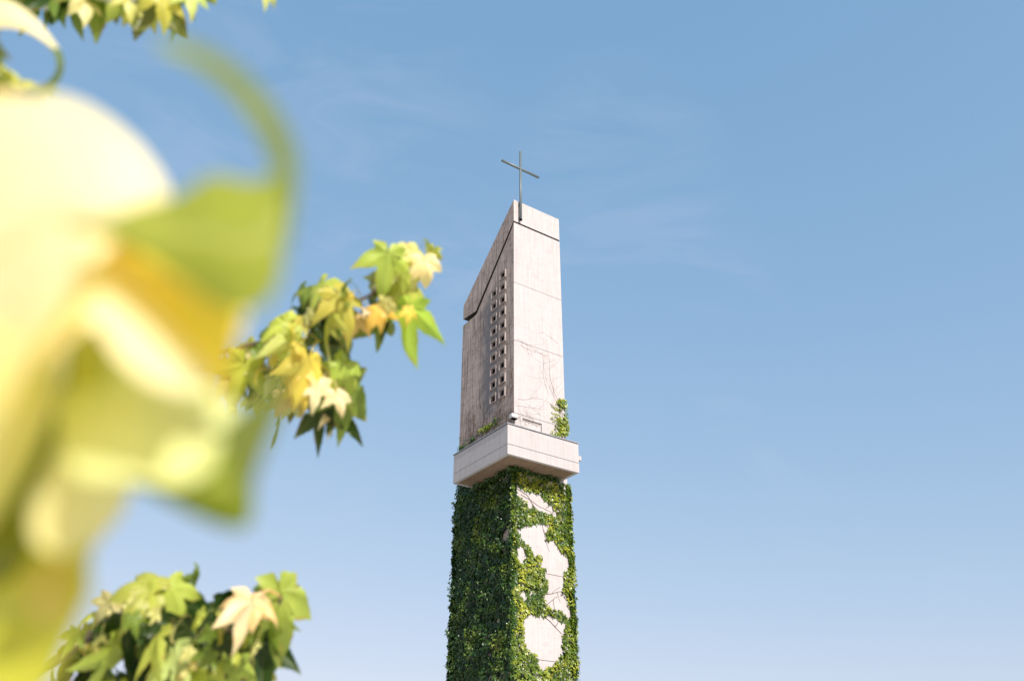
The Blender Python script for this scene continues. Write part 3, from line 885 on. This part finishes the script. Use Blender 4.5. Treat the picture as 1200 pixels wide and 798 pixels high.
def sweetgum_leaf(parent, base, tipdir, normal, size, color, curl=1.4, fold=0.25, petiole_from=None, seed=0, rings=7, narrow=1.0):
    """blade origin at base; main lobe runs along tipdir; normal is the upper side"""
    r = random.Random(seed * 7919 + 13)
    base = Vector(base); ty = Vector(tipdir).normalized()
    nz = Vector(normal); nz = (nz - nz.dot(ty) * ty).normalized(); tx = ty.cross(nz)
    out = star_outline(r, narrow)
    n = len(out)
    bm = bmesh.new()
    lr = bm.verts.layers.float.new('rib'); le = bm.verts.layers.float.new('edge')
    gr = size * r.uniform(.25, .75); lc = [r.uniform(.2, 1.5) for _ in range(7)]; tw = r.uniform(-.5, .5)
    kx = r.uniform(-.5, .5); ph = r.uniform(0, 6.28); asym = r.uniform(-.35, .35)
    def P(x, y):
        x *= narrow
        rho = math.hypot(x, y) + 1e-6
        th = math.atan2(x, y)
        q_ = (th + math.pi) / (2 * math.pi) * 5.6; i_ = int(q_); w_ = q_ - i_; w_ = w_ * w_ * (3 - 2 * w_)
        k = curl * (lc[i_ % 7] * (1 - w_) + lc[(i_ + 1) % 7] * w_) * (1 + asym * math.sin(th)) + .45
        k = max(0.2, k)
        if rho > .25:
            bent = .25 + math.sin(k * (rho - .25)) / k
            z = -(1 - math.cos(k * (rho - .25))) / k
        else: bent, z = rho, 0.0
        x2, y2 = x / rho * bent, y / rho * bent
        z += tw * x2 * y2 + kx * x2 * x2 * .4 - fold * .5 * rho * abs(math.sin(th * 2.8 + .3)) + .03 * math.sin(9 * x + ph) * math.cos(8 * y)
        return base + (tx * x2 + ty * y2 + nz * z) * size - Vector((0, 0, gr * rho * rho * .55))
    c = bm.verts.new(P(0, 0)); c[lr] = 1; c[le] = 0
    prev = None
    for k in range(1, rings + 1):
        s = k / rings
        ring = []
        for (x, y, tip) in out:
            v = bm.verts.new(P(x * s, y * s)); v[lr] = float(tip); v[le] = s
            ring.append(v)
        for i in range(n):
            j = (i + 1) % n
            if prev is None: bm.faces.new((c, ring[i], ring[j]))
            else: bm.faces.new((prev[i], ring[i], ring[j], prev[j]))
        prev = ring
    if petiole_from is not None:
        q = Vector(petiole_from); mid = (q + base) / 2 + Vector((0, 0, .18 * (q - base).length))
        tube(bm, [q, (q + mid) / 2 + Vector((0, 0, .02 * size)), mid, (mid + base) / 2, base - nz * .002], [size * .022, size * .016, size * .014, size * .014, size * .016], 5)
    bmesh.ops.translate(bm, verts=bm.verts, vec=-base)
    me = bpy.data.meshes.new('leaf'); bm.to_mesh(me); bm.free()
    for p in me.polygons: p.use_smooth = True
    me.materials.append(M_LEAF)
    o = bpy.data.objects.new('leaf', me); COL.objects.link(o)
    o.parent = parent
    o.location = base - TREE - parent.location
    o.color = (*color, 1)
    return o

def branch(pts, radii, name='branch'):
    """a branch is a tube through world points; its origin is its first point"""
    p0 = Vector(pts[0]) - TREE
    bm = bmesh.new()
    P = [Vector(p) for p in pts]
    dense, rr = [], []
    for i in range(len(P) - 1):
        a = P[max(i - 1, 0)]; b = P[i]; c = P[i + 1]; d = P[min(i + 2, len(P) - 1)]
        for k in range(5):
            t = k / 5
            q = 0.5 * ((2 * b) + (-a + c) * t + (2 * a - 5 * b + 4 * c - d) * t * t + (-a + 3 * b - 3 * c + d) * t ** 3)
            dense.append(q + Vector((rng.gauss(0, 1), rng.gauss(0, 1), rng.gauss(0, 1))) * radii[i] * .18 - TREE - p0)
            rr.append(radii[i] * (1 - t) + radii[i + 1] * t)
    dense.append(P[-1] - TREE - p0); rr.append(radii[-1])
    tube(bm, dense, rr, 8)
    o = obj(name, bm, M_BARK, tree, True)
    o.location = p0
    return o, [d + TREE + p0 for d in dense]

RIGHT = Vector((1, 0, 0))
def img_dir(deg, toward=0.0):
    """direction seen at deg in the picture (0 right, 90 down); toward > 0 leans to the viewer"""
    a = R(deg)
    return (RIGHT * math.cos(a) - _U * math.sin(a) - _F * toward)
SUNV = Vector(sd)

def leaves(parent, twig, specs, dist, seed0, grow=1.12, mul=1.0):
    for i, (px, py, rpx, deg, toward, col, curl, *ex) in enumerate(specs):
        dd = dist + (ex[0] if ex else rng.uniform(-.07, .07))
        nar = ex[1] if len(ex) > 1 else 1.0
        base = at(px, py, dd)
        size = rpx * grow * dd / F_PX
        if seed0 == 500: base = at(px, py + 7, dd)
        q = min(twig, key=lambda p: (p - base).length)
        if (q - base).length > 0.12: q = base + (q - base).normalized() * .12
        t = img_dir(deg, toward)
        nrm = -_F * rng.uniform(.1, .6) + SUNV * .6 + Vector((rng.gauss(0, .42), rng.gauss(0, .36), rng.uniform(0, .7)))
        if col == DARK or col == OLIVE: nrm = -nrm * 1.0 + Vector((0, 0, .6))
        col2 = tuple(min(.97, c * rng.uniform(.85, 1.12) * (1 if col in (CREAM, ORANGE, YEL) else mul)) for c in col)
        sweetgum_leaf(parent, base, t, nrm, size, col2, curl, .3, q, seed0 + i, narrow=nar)

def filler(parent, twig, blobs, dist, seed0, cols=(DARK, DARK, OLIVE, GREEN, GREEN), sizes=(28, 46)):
    """inner leaves behind the outer ones, shade put into the dark default cols; blobs are (x, y, spread x, spread y, count)"""
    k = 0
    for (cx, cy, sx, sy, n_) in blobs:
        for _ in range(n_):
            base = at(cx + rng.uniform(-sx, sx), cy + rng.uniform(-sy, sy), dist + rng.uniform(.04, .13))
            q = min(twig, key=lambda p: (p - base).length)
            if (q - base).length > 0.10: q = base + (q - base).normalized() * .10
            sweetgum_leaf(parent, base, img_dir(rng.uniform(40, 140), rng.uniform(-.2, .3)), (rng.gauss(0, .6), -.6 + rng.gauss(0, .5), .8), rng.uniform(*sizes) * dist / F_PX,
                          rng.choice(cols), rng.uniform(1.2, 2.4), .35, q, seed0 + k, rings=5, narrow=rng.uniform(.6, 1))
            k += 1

# --- middle spray
rng = random.Random(SEED_T)
DA = 1.5
bA, tA = branch([TREE + Vector((-.05, .08, 2.25)), at(-420, 560, 2.0), at(-60, 500, 1.72), at(130, 440, 1.6), at(262, 412, DA + .02), at(320, 396, DA), at(372, 376, DA), at(425, 350, DA), at(445, 336, DA), at(478, 310, DA)],
                [.028, .020, .012, .006, .0036, .003, .0028, .0026, .0024, .0016])
tag(bA, 'leafy twig beside the tower')
tA += [at(375, 400, DA), at(390, 440, DA), at(320, 440, DA)]
leaves(bA, tA, [
 (455, 297, 50, 100, .1, LIME, 1.2, -.05), (484, 293, 50, 62, .2, PALE, 1.5, .0), (478, 286, 24, 200, .3, YEL, 2.6, .05), (502, 284, 22, 60, 0, GREEN, 2.0, .06),
 (508, 292, 22, 110, 0, LIME, 2.2, .04), (458, 352, 42, 100, 0, DARK, 1.2, .07), (470, 335, 46, 60, .1, LIME, 1.4, .02), (480, 360, 58, 108, .2, LIME, 1.0, -.04),
 (445, 362, 30, 70, .4, YEL, 1.8, -.06), (447, 374, 42, 92, 0, GREEN, 1.2, .06), (437, 365, 30, 150, .2, GREEN, 1.6, .05), (430, 362, 16, 45, .3, CREAM, 1.8, -.03),
 (437, 371, 20, 140, 0, ORANGE, 1.5, .0), (498, 305, 36, 75, .2, CREAM, 1.6, -.02), (455, 325, 26, 80, .3, ORANGE, 2.2, .05),
 (378, 332, 50, 130, .3, LIME, 1.8, .0), (398, 345, 54, 60, .2, LIME, 1.5, -.05), (362, 338, 38, 170, 0, GREEN, 2.2, .05), (388, 362, 52, 110, .2, LIME, 1.1, -.03),
 (334, 378, 52, 160, .2, LIME, 1.2, -.02), (345, 392, 52, 85, .2, PALE, 1.2, -.04), (356, 372, 46, 200, .1, LIME, 1.4, .02),
 (288, 428, 52, 112, .1, LIME, 1.1, .0), (268, 445, 30, 150, .2, PALE, 1.8, .03), (300, 420, 36, 60, .2, PALE, 1.5, .04), (322, 402, 34, 90, .3, CREAM, 1.5, .03),
 (362, 422, 56, 100, .3, YEL, 1.4, -.08), (352, 430, 40, 165, .3, YEL, 1.5, -.07), (386, 436, 44, 80, .1, GREEN, 1.8, .0), (372, 452, 34, 92, .3, CREAM, 1.0, -.08),
 (400, 428, 50, 50, 0, LIME, 2.0, .0), (408, 450, 78, 98, 0, GREEN, .7, .02, .6), (395, 462, 30, 70, .3, CREAM, 1.6, -.03), (396, 478, 40, 60, 0, DARK, 1.4, .05),
 (332, 462, 30, 75, .3, ORANGE, 2.0, -.03), (329, 480, 42, 92, 0, GREEN, .8, .0, .7), (374, 482, 42, 88, .0, DARK, 1.0, .03, .8), (360, 462, 32, 120, .2, PALE, 2.0, .04),
 (312, 446, 44, 130, 0, OLIVE, 1.3, .07), (320, 440, 28, 30, .3, CREAM, 2.4, .04), (345, 455, 44, 90, 0, OLIVE, 1.3, .07), (345, 470, 26, 60, .3, CREAM, 2.4, .05),
 (300, 465, 28, 100, .2, PALE, 2.2, .06), (405, 385, 40, 60, 0, GREEN, 1.5, .05), (390, 400, 44, 100, 0, OLIVE, 1.3, .08), (385, 488, 24, 40, .3, CREAM, 2.4, .04),
 (418, 372, 30, 40, .2, ORANGE, 1.8, .0), (340, 410, 44, 20, 0, OLIVE, 1.3, .09), (370, 350, 44, 90, 0, OLIVE, 1.3, .09), (275, 470, 26, 60, .2, LIME, 2.0, .03),
], DA, 100, 1.02)
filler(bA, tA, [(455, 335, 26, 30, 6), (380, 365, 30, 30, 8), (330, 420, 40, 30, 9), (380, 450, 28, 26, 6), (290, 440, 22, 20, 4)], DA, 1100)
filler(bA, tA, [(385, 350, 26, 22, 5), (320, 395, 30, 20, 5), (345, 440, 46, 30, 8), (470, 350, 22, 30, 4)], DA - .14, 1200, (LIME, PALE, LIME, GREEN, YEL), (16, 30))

# --- lower spray
rng = random.Random(SEED_T + 1)
DB = 1.35
bB, tB = branch([TREE + Vector((-.02, .06, 1.55)), at(-300, 900, 1.75), at(-40, 830, 1.5), at(62, 778, 1.38), at(108, 742, DB), at(152, 716, DB), at(205, 720, DB), at(262, 738, DB), at(312, 728, DB), at(330, 700, DB)],
                [.026, .018, .012, .0065, .005, .0045, .004, .0035, .003, .002])
tag(bB, 'leafy twig along the bottom edge')
leaves(bB, tB, [
 (176, 690, 64, 200, .1, LIME, 1.4, -.04), (200, 688, 56, 60, .2, LIME, 1.7, -.02), (165, 690, 60, 110, .2, LIME, 1.3, -.03), (212, 700, 60, 100, 0, GREEN, 1.4, .03),
 (128, 705, 34, 120, .3, PALE, 1.6, .02), (145, 700, 30, 60, .3, CREAM, 1.8, .04), (112, 716, 34, 160, .1, LIME, 1.6, .04), (188, 738, 62, 130, .3, LIME, 1.3, -.06),
 (135, 755, 64, 105, .2, LIME, 1.0, -.04), (206, 765, 52, 70, .2, PALE, 1.0, -.06), (214, 770, 46, 160, .2, PALE, 1.2, -.05), (150, 742, 62, 90, 0, DARK, 1.2, .03),
 (245, 720, 80, 95, 0, DARK, .8, .02), (235, 730, 66, 60, 0, DARK, 1.2, .05), (262, 728, 44, 80, .2, LIME, 1.1, -.02), (236, 776, 48, 10, .2, LIME, 1.3, -.02),
 (295, 704, 54, 100, .3, CREAM, 1.1, -.08), (300, 702, 38, 20, .2, ORANGE, 1.5, -.06), (288, 702, 34, 200, .2, ORANGE, 1.5, -.06), (318, 700, 46, 230, .1, GREEN, 1.8, .0),
 (330, 692, 84, 78, 0, LIME, .9, .0, .7), (326, 712, 46, 90, .2, LIME, 1.5, .02), (310, 752, 56, 88, 0, DARK, .9, .03), (296, 765, 46, 120, 0, GREEN, 1.2, .03),
 (276, 775, 44, 100, .2, LIME, 1.6, .0), (262, 800, 40, 90, .1, GREEN, 1.4, .02), (98, 745, 40, 130, .1, LIME, 1.6, .04), (86, 765, 44, 110, 0, OLIVE, 1.4, .05),
 (108, 785, 48, 100, 0, DARK, 1.2, .06), (170, 782, 50, 90, 0, DARK, 1.2, .05), (205, 805, 48, 90, .1, GREEN, 1.4, .03), (222, 735, 50, 100, 0, DARK, 1.0, -.04), (258, 748, 44, 110, 0, DARK, 1.2, -.05), (182, 728, 40, 60, 0, DARK, 1.4, -.05), (318, 740, 40, 100, 0, GREEN, 1.2, -.05), (140, 728, 40, 130, 0, DARK, 1.4, -.02), (300, 790, 40, 60, 0, LIME, 1.4, .02),
 (60, 800, 50, 100, .1, GREEN, 1.4, .03), (140, 810, 50, 90, .1, LIME, 1.4, .0), (230, 745, 40, 30, .1, OLIVE, 1.5, .07), (285, 735, 44, 60, 0, OLIVE, 1.5, .07),
 (262, 700, 26, 300, 0, DARK, 1.4, .05), (222, 705, 30, 280, 0, DARK, 1.2, .06), (226, 680, 34, 300, 0, GREEN, 1.6, .02), (180, 720, 44, 20, 0, OLIVE, 1.4, .07),
 (205, 735, 24, 60, .3, CREAM, 2.4, .03), (135, 725, 40, 60, 0, OLIVE, 1.4, .06), (92, 750, 28, 190, .2, ORANGE, 1.6, .0, .5), (310, 715, 22, 80, .3, CREAM, 2.2, .02),
], DB, 300, 1.0, .92)
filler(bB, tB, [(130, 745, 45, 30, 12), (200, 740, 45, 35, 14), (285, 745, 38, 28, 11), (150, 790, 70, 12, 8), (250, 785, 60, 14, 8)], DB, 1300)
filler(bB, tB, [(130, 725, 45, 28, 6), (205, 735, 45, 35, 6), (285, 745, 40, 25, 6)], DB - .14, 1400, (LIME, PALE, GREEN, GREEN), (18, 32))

# --- top spray, hanging into the frame from above
DC = 1.25
bC, tC = branch([TREE + Vector((-.05, .1, 3.0)), at(-400, -250, 1.7), at(-120, -140, 1.45), at(20, -60, 1.3), at(90, -30, DC), at(170, -25, DC), at(240, -30, DC), at(310, -35, DC)],
                [.026, .018, .012, .007, .006, .005, .004, .002])
tag(bC, 'leafy twig along the top left edge')
leaves(bC, tC, [
 (62, -12, 46, 80, 0, DARK, 1.2, .02), (88, -16, 56, 95, 0, GREEN, 1.3, .02), (70, -10, 40, 150, 0, GREEN, 1.3, .03), (100, -8, 34, 60, .3, PALE, 2.2, -.02),
 (112, -22, 66, 82, 0, GREEN, .9, .0, .9), (130, -18, 52, 70, .1, OLIVE, 1.4, .03), (145, -20, 50, 100, .2, LIME, 1.5, .0), (150, -8, 30, 70, .3, PALE, 2.0, -.02),
 (176, -16, 64, 105, 0, OLIVE, 1.1, .0), (188, -14, 40, 70, .3, LIME, 1.6, -.04), (200, -20, 54, 60, .1, GREEN, 1.3, .02), (224, -16, 32, 75, .3, PALE, 1.5, -.02),
 (165, -22, 56, 60, 0, LIME, 1.4, .04), (312, -18, 22, 90, .2, PALE, 1.4, 0), (40, -20, 46, 90, 0, GREEN, 1.3, .02), (210, -40, 50, 100, 0, GREEN, 1.3, .03),
 (250, -50, 44, 80, 0, LIME, 1.3, .03), (130, -50, 50, 100, 0, LIME, 1.3, .03), (60, -50, 50, 90, 0, LIME, 1.3, .03), (18, -14, 40, 60, 0, DARK, 1.3, .03),
], DC, 500, 1.05, 1.05)
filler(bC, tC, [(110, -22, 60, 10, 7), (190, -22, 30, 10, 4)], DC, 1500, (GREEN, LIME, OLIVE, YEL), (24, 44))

# --- nearer curled leaves at the left edge
DE = 0.72
bE, tE = branch([TREE + Vector((.0, .06, 2.6)), at(-500, 60, 1.3), at(-220, 30, .95), at(-90, 20, .8), at(-30, 60, DE), at(-20, 110, DE)],
                [.024, .016, .009, .006, .004, .003])
tag(bE, 'twig with curled leaves at the upper left edge')
leaves(bE, tE, [
 (-8, 35, 62, 92, .0, GREEN, 1.2, .02), (24, 112, 64, 330, .1, GREEN, 1.6, .02, .7), (4, 104, 56, 20, .2, YEL, 1.8, .0), (30, 100, 40, 40, .2, LIME, 1.8, .02),
 (14, 120, 44, 70, 0, LIME, 1.8, .04), (-20, 90, 60, 60, 0, LIME, 1.5, .03), (2, 80, 46, 10, .2, PALE, 1.8, .03), (-30, 160, 70, 70, .1, LIME, 1.5, .03),
], DE, 600)
# the curling rim that joins the cream leaf to the green one
KD = 0.82
def ribbon(parent, edge_a, edge_b, color, nseg=26, ncross=8, bulge=0.0, tilt=0.0):
    """leaf surface lofted between two edges given as (px, py, distance)"""
    def spline(pts, t):
        n = len(pts) - 1; s = min(t * n, n - 1e-6); i = int(s); u = s - i
        a, b, c, d = pts[max(i - 1, 0)], pts[i], pts[i + 1], pts[min(i + 2, n)]
        return 0.5 * ((2 * b) + (-a + c) * u + (2 * a - 5 * b + 4 * c - d) * u * u + (-a + 3 * b - 3 * c + d) * u ** 3)
    k_ = KD if edge_a[0][2] < 0.3 else 1.0
    A = [at(p[0], p[1], (p[2] + tilt) * k_) for p in edge_a]; B = [at(p[0], p[1], (p[2] - tilt) * k_) for p in edge_b]
    bm = bmesh.new()
    lr = bm.verts.layers.float.new('rib'); le = bm.verts.layers.float.new('edge')
    org = sum(A, Vector()) / len(A)
    rows = []
    for i in range(nseg + 1):
        t = i / nseg
        a, b = spline(A, t), spline(B, t)
        row = []
        for k in range(ncross + 1):
            s = k / ncross
            p = a.lerp(b, s) - _F * bulge * k_ * 4 * s * (1 - s) + _U * .0
            v = bm.verts.new(p - org); v[lr] = 1.0 if k == ncross // 2 else 0.0; v[le] = abs(2 * s - 1) * .9
            row.append(v)
        rows.append(row)
    for r0, r1_ in zip(rows, rows[1:]):
        for k in range(ncross): bm.faces.new((r0[k], r0[k + 1], r1_[k + 1], r1_[k]))
    bmesh.ops.remove_doubles(bm, verts=bm.verts, dist=1e-6)
    me = bpy.data.meshes.new('leaf'); bm.to_mesh(me); bm.free()
    for p in me.polygons: p.use_smooth = True
    me.materials.append(M_LEAF)
    o = bpy.data.objects.new('leaf', me); COL.objects.link(o)
    o.parent = parent; o.location = org - TREE - parent.location
    o.color = (*color, 1)
    return o
ribbon(bE, [(-60, -22, .72), (-15, -4, .715), (14, 2, .71), (38, 18, .706), (56, 38, .704), (70, 58, .703)],
           [(-60, 36, .70), (-10, 34, .70), (16, 34, .698), (36, 40, .698), (52, 50, .70), (66, 60, .702)], (.95, .84, .54), 22, 8, .006, .006)
ribbon(bE, [(58, 48, .72), (72, 62, .71), (74, 85, .71), (60, 105, .71), (30, 112, .72)], [(56, 54, .73), (64, 64, .73), (66, 82, .74), (54, 97, .74), (28, 104, .73)], GREEN, 18, 4)

# --- very near leaves, far out of focus
DD = 0.24
bD, tD = branch([TREE + Vector((.02, .04, 2.0)), at(-2600, 700, .8), at(-1100, 560, .45), at(-420, 480, .30), at(-120, 430, .235), at(-30, 400, .215)],
                [.022, .014, .008, .005, .0035, .0022])
tag(bD, 'blurred leafy twig close to the viewer')
# big pale leaf filling the left edge, rounded at the top
ribbon(bD, [(-90, 128, .25), (-20, 113, .244), (40, 110, .24), (88, 118, .238), (135, 146, .234), (172, 184, .231), (197, 228, .228), (186, 250, .228), (140, 262, .228), (108, 276, .229)],
           [(-90, 620, .245), (-50, 570, .242), (-10, 510, .24), (20, 450, .238), (46, 405, .236), (66, 375, .235), (80, 348, .234), (90, 325, .232), (96, 305, .231), (102, 285, .230)], (.96, .85, .56), 34, 12, .004, .020)
# its lower lobe
ribbon(bD, [(40, 330, .236), (100, 284, .232), (150, 322, .229), (205, 364, .228), (247, 412, .229), (240, 446, .230)],
           [(50, 430, .238), (84, 396, .236), (110, 380, .235), (138, 416, .233), (176, 448, .231), (222, 462, .230)], (.96, .84, .52), 28, 10, .003, .018)
# yellow leaf running down the left edge
ribbon(bD, [(40, 360, .226), (74, 400, .225), (76, 455, .225), (54, 520, .226), (22, 580, .227), (-20, 640, .228)],
           [(-90, 400, .23), (-90, 450, .23), (-90, 505, .23), (-90, 560, .23), (-90, 620, .23), (-90, 690, .23)], (.98, .88, .42), 24, 10, .002, .050)
# green leaf whose lobe curls up and over
ribbon(bD, [(84, 252, .236), (150, 243, .232), (205, 230, .23), (248, 206, .228), (292, 212, .226), (322, 205, .226), (341, 190, .228)],
           [(88, 266, .236), (150, 290, .232), (200, 322, .23), (240, 350, .228), (275, 366, .226), (312, 356, .228), (332, 318, .232)], (.34, .39, .05), 28, 10, .004, .006)
ribbon(bD, [(186, 42, .215), (240, 56, .216), (286, 86, .218), (324, 130, .222), (346, 178, .226), (347, 230, .228), (336, 300, .231)],
           [(190, 58, .215), (232, 80, .217), (268, 110, .219), (298, 148, .222), (316, 185, .226), (322, 215, .228), (322, 260, .230)], (.36, .43, .09), 26, 6, .0)
# its golden underside
ribbon(bD, [(92, 264, .240), (160, 292, .238), (215, 330, .236), (258, 354, .235), (276, 358, .235), (292, 360, .236)],
           [(120, 300, .243), (165, 345, .243), (205, 390, .242), (238, 430, .242), (250, 462, .242), (262, 482, .243)], GOLD, 22, 8, .003, .010)
# pale green leaf below
ribbon(bD, [(66, 460, .244), (118, 415, .243), (160, 400, .242), (210, 436, .241), (250, 455, .241), (282, 480, .242)],
           [(92, 560, .246), (122, 562, .245), (152, 562, .245), (190, 566, .245), (222, 566, .245), (250, 548, .245)], (.78, .80, .36), 22, 8, .004, .026)
ribbon(bD, [(84, 362, .252), (96, 360, .251), (110, 366, .25), (124, 380, .25), (134, 400, .25)],
           [(80, 440, .253), (92, 450, .252), (106, 456, .251), (118, 452, .25), (130, 440, .25)], (.50, .52, .08), 16, 6, .0, .010)
# green leaf with a blunt tip
ribbon(bD, [(138, 552, .248), (180, 540, .247), (225, 528, .246), (262, 512, .246), (290, 498, .247), (308, 482, .249)],
           [(158, 568, .25), (196, 588, .25), (236, 608, .249), (270, 619, .249), (294, 612, .249), (297, 560, .25)], (.24, .29, .02), 22, 8, .003, .004)
ribbon(bD, [(256, 505, .236), (298, 468, .232), (334, 428, .228), (360, 388, .222)],
           [(288, 596, .238), (306, 540, .234), (330, 482, .230), (354, 420, .224)], (.28, .33, .08), 18, 6, .0)
# darker leaf behind the pale ones
ribbon(bD, [(92, 356, .262), (122, 396, .262), (116, 460, .262), (96, 520, .262), (64, 590, .262), (20, 670, .262), (-60, 740, .262)],
           [(70, 370, .268), (78, 420, .268), (66, 470, .268), (42, 530, .268), (8, 590, .268), (-30, 640, .268), (-90, 680, .268)], (.24, .26, .02), 24, 6, .0)
# pale lobe in the lower left
ribbon(bD, [(84, 480, .25), (128, 490, .247), (158, 535, .246), (148, 592, .247), (114, 636, .25)],
           [(72, 535, .25), (50, 566, .248), (36, 600, .248), (42, 636, .249), (76, 652, .25)], (.95, .88, .45), 18, 8, .004, .022)
# olive leaf in the bottom left corner with a lighter one over it
ribbon(bD, [(-90, 600, .266), (-10, 600, .262), (40, 600, .26), (95, 615, .26), (128, 600, .262)],
           [(-90, 860, .262), (0, 850, .26), (48, 820, .26), (84, 745, .262), (108, 690, .264)], (.60, .58, .06), 20, 10, .006, .028)
ribbon(bD, [(30, 672, .252), (55, 652, .25), (82, 655, .25), (100, 672, .25)],
           [(32, 712, .252), (50, 730, .25), (74, 722, .25), (92, 700, .25)], (.74, .66, .24), 14, 6, .003, .008)
ribbon(bD, [(-60, 728, .252), (-10, 728, .25), (34, 742, .25), (62, 768, .252)],
           [(-60, 880, .252), (0, 880, .25), (38, 870, .25), (54, 830, .252)], (.70, .70, .34), 14, 6, .004, .010)

# --- the rest of the crown, left of and behind the picture, with its own boughs
def outer_branch(a, d, n_leaf, seed, z0):
    r = random.Random(seed)
    pts = [TREE + Vector((0, .08, z0))]
    dirv = Vector((math.cos(R(a)), math.sin(R(a)), r.uniform(.15, .5)))
    for k in range(1, 5): pts.append(TREE + Vector((0, .08, z0)) + dirv * d * k / 4 + Vector((r.gauss(0, .06), r.gauss(0, .06), -.05 * k * k * .2)))
    b, tw = branch(pts, [.035, .025, .016, .009, .004])
    for i in range(n_leaf):
        q = tw[r.randrange(8, len(tw))]
        base = q + Vector((r.gauss(0, .09), r.gauss(0, .09), r.gauss(-.03, .07)))
        sweetgum_leaf(b, base, (r.gauss(0, .5), r.gauss(0, .5), -1), (r.gauss(0, .5), -1 + r.gauss(0, .5), .7), .075 * r.uniform(.8, 1.2),
                      tuple(c * r.uniform(.85, 1.15) for c in r.choice((GREEN, LIME, LIME, PALE, OLIVE, YEL))), 1.4, .3, q, seed * 50 + i, rings=3)
for i, (a, d, z0) in enumerate(((150, 1.3, 2.2), (200, 1.2, 2.7), (240, 1.2, 2.1), (120, 1.5, 3.4), (175, 1.2, 3.6), (230, 1.1, 3.9), (95, 1.4, 4.6), (170, 1.0, 5.0), (265, 1.0, 4.8), (205, .8, 5.6))):
    outer_branch(a, d, 13, 900 + i, z0)
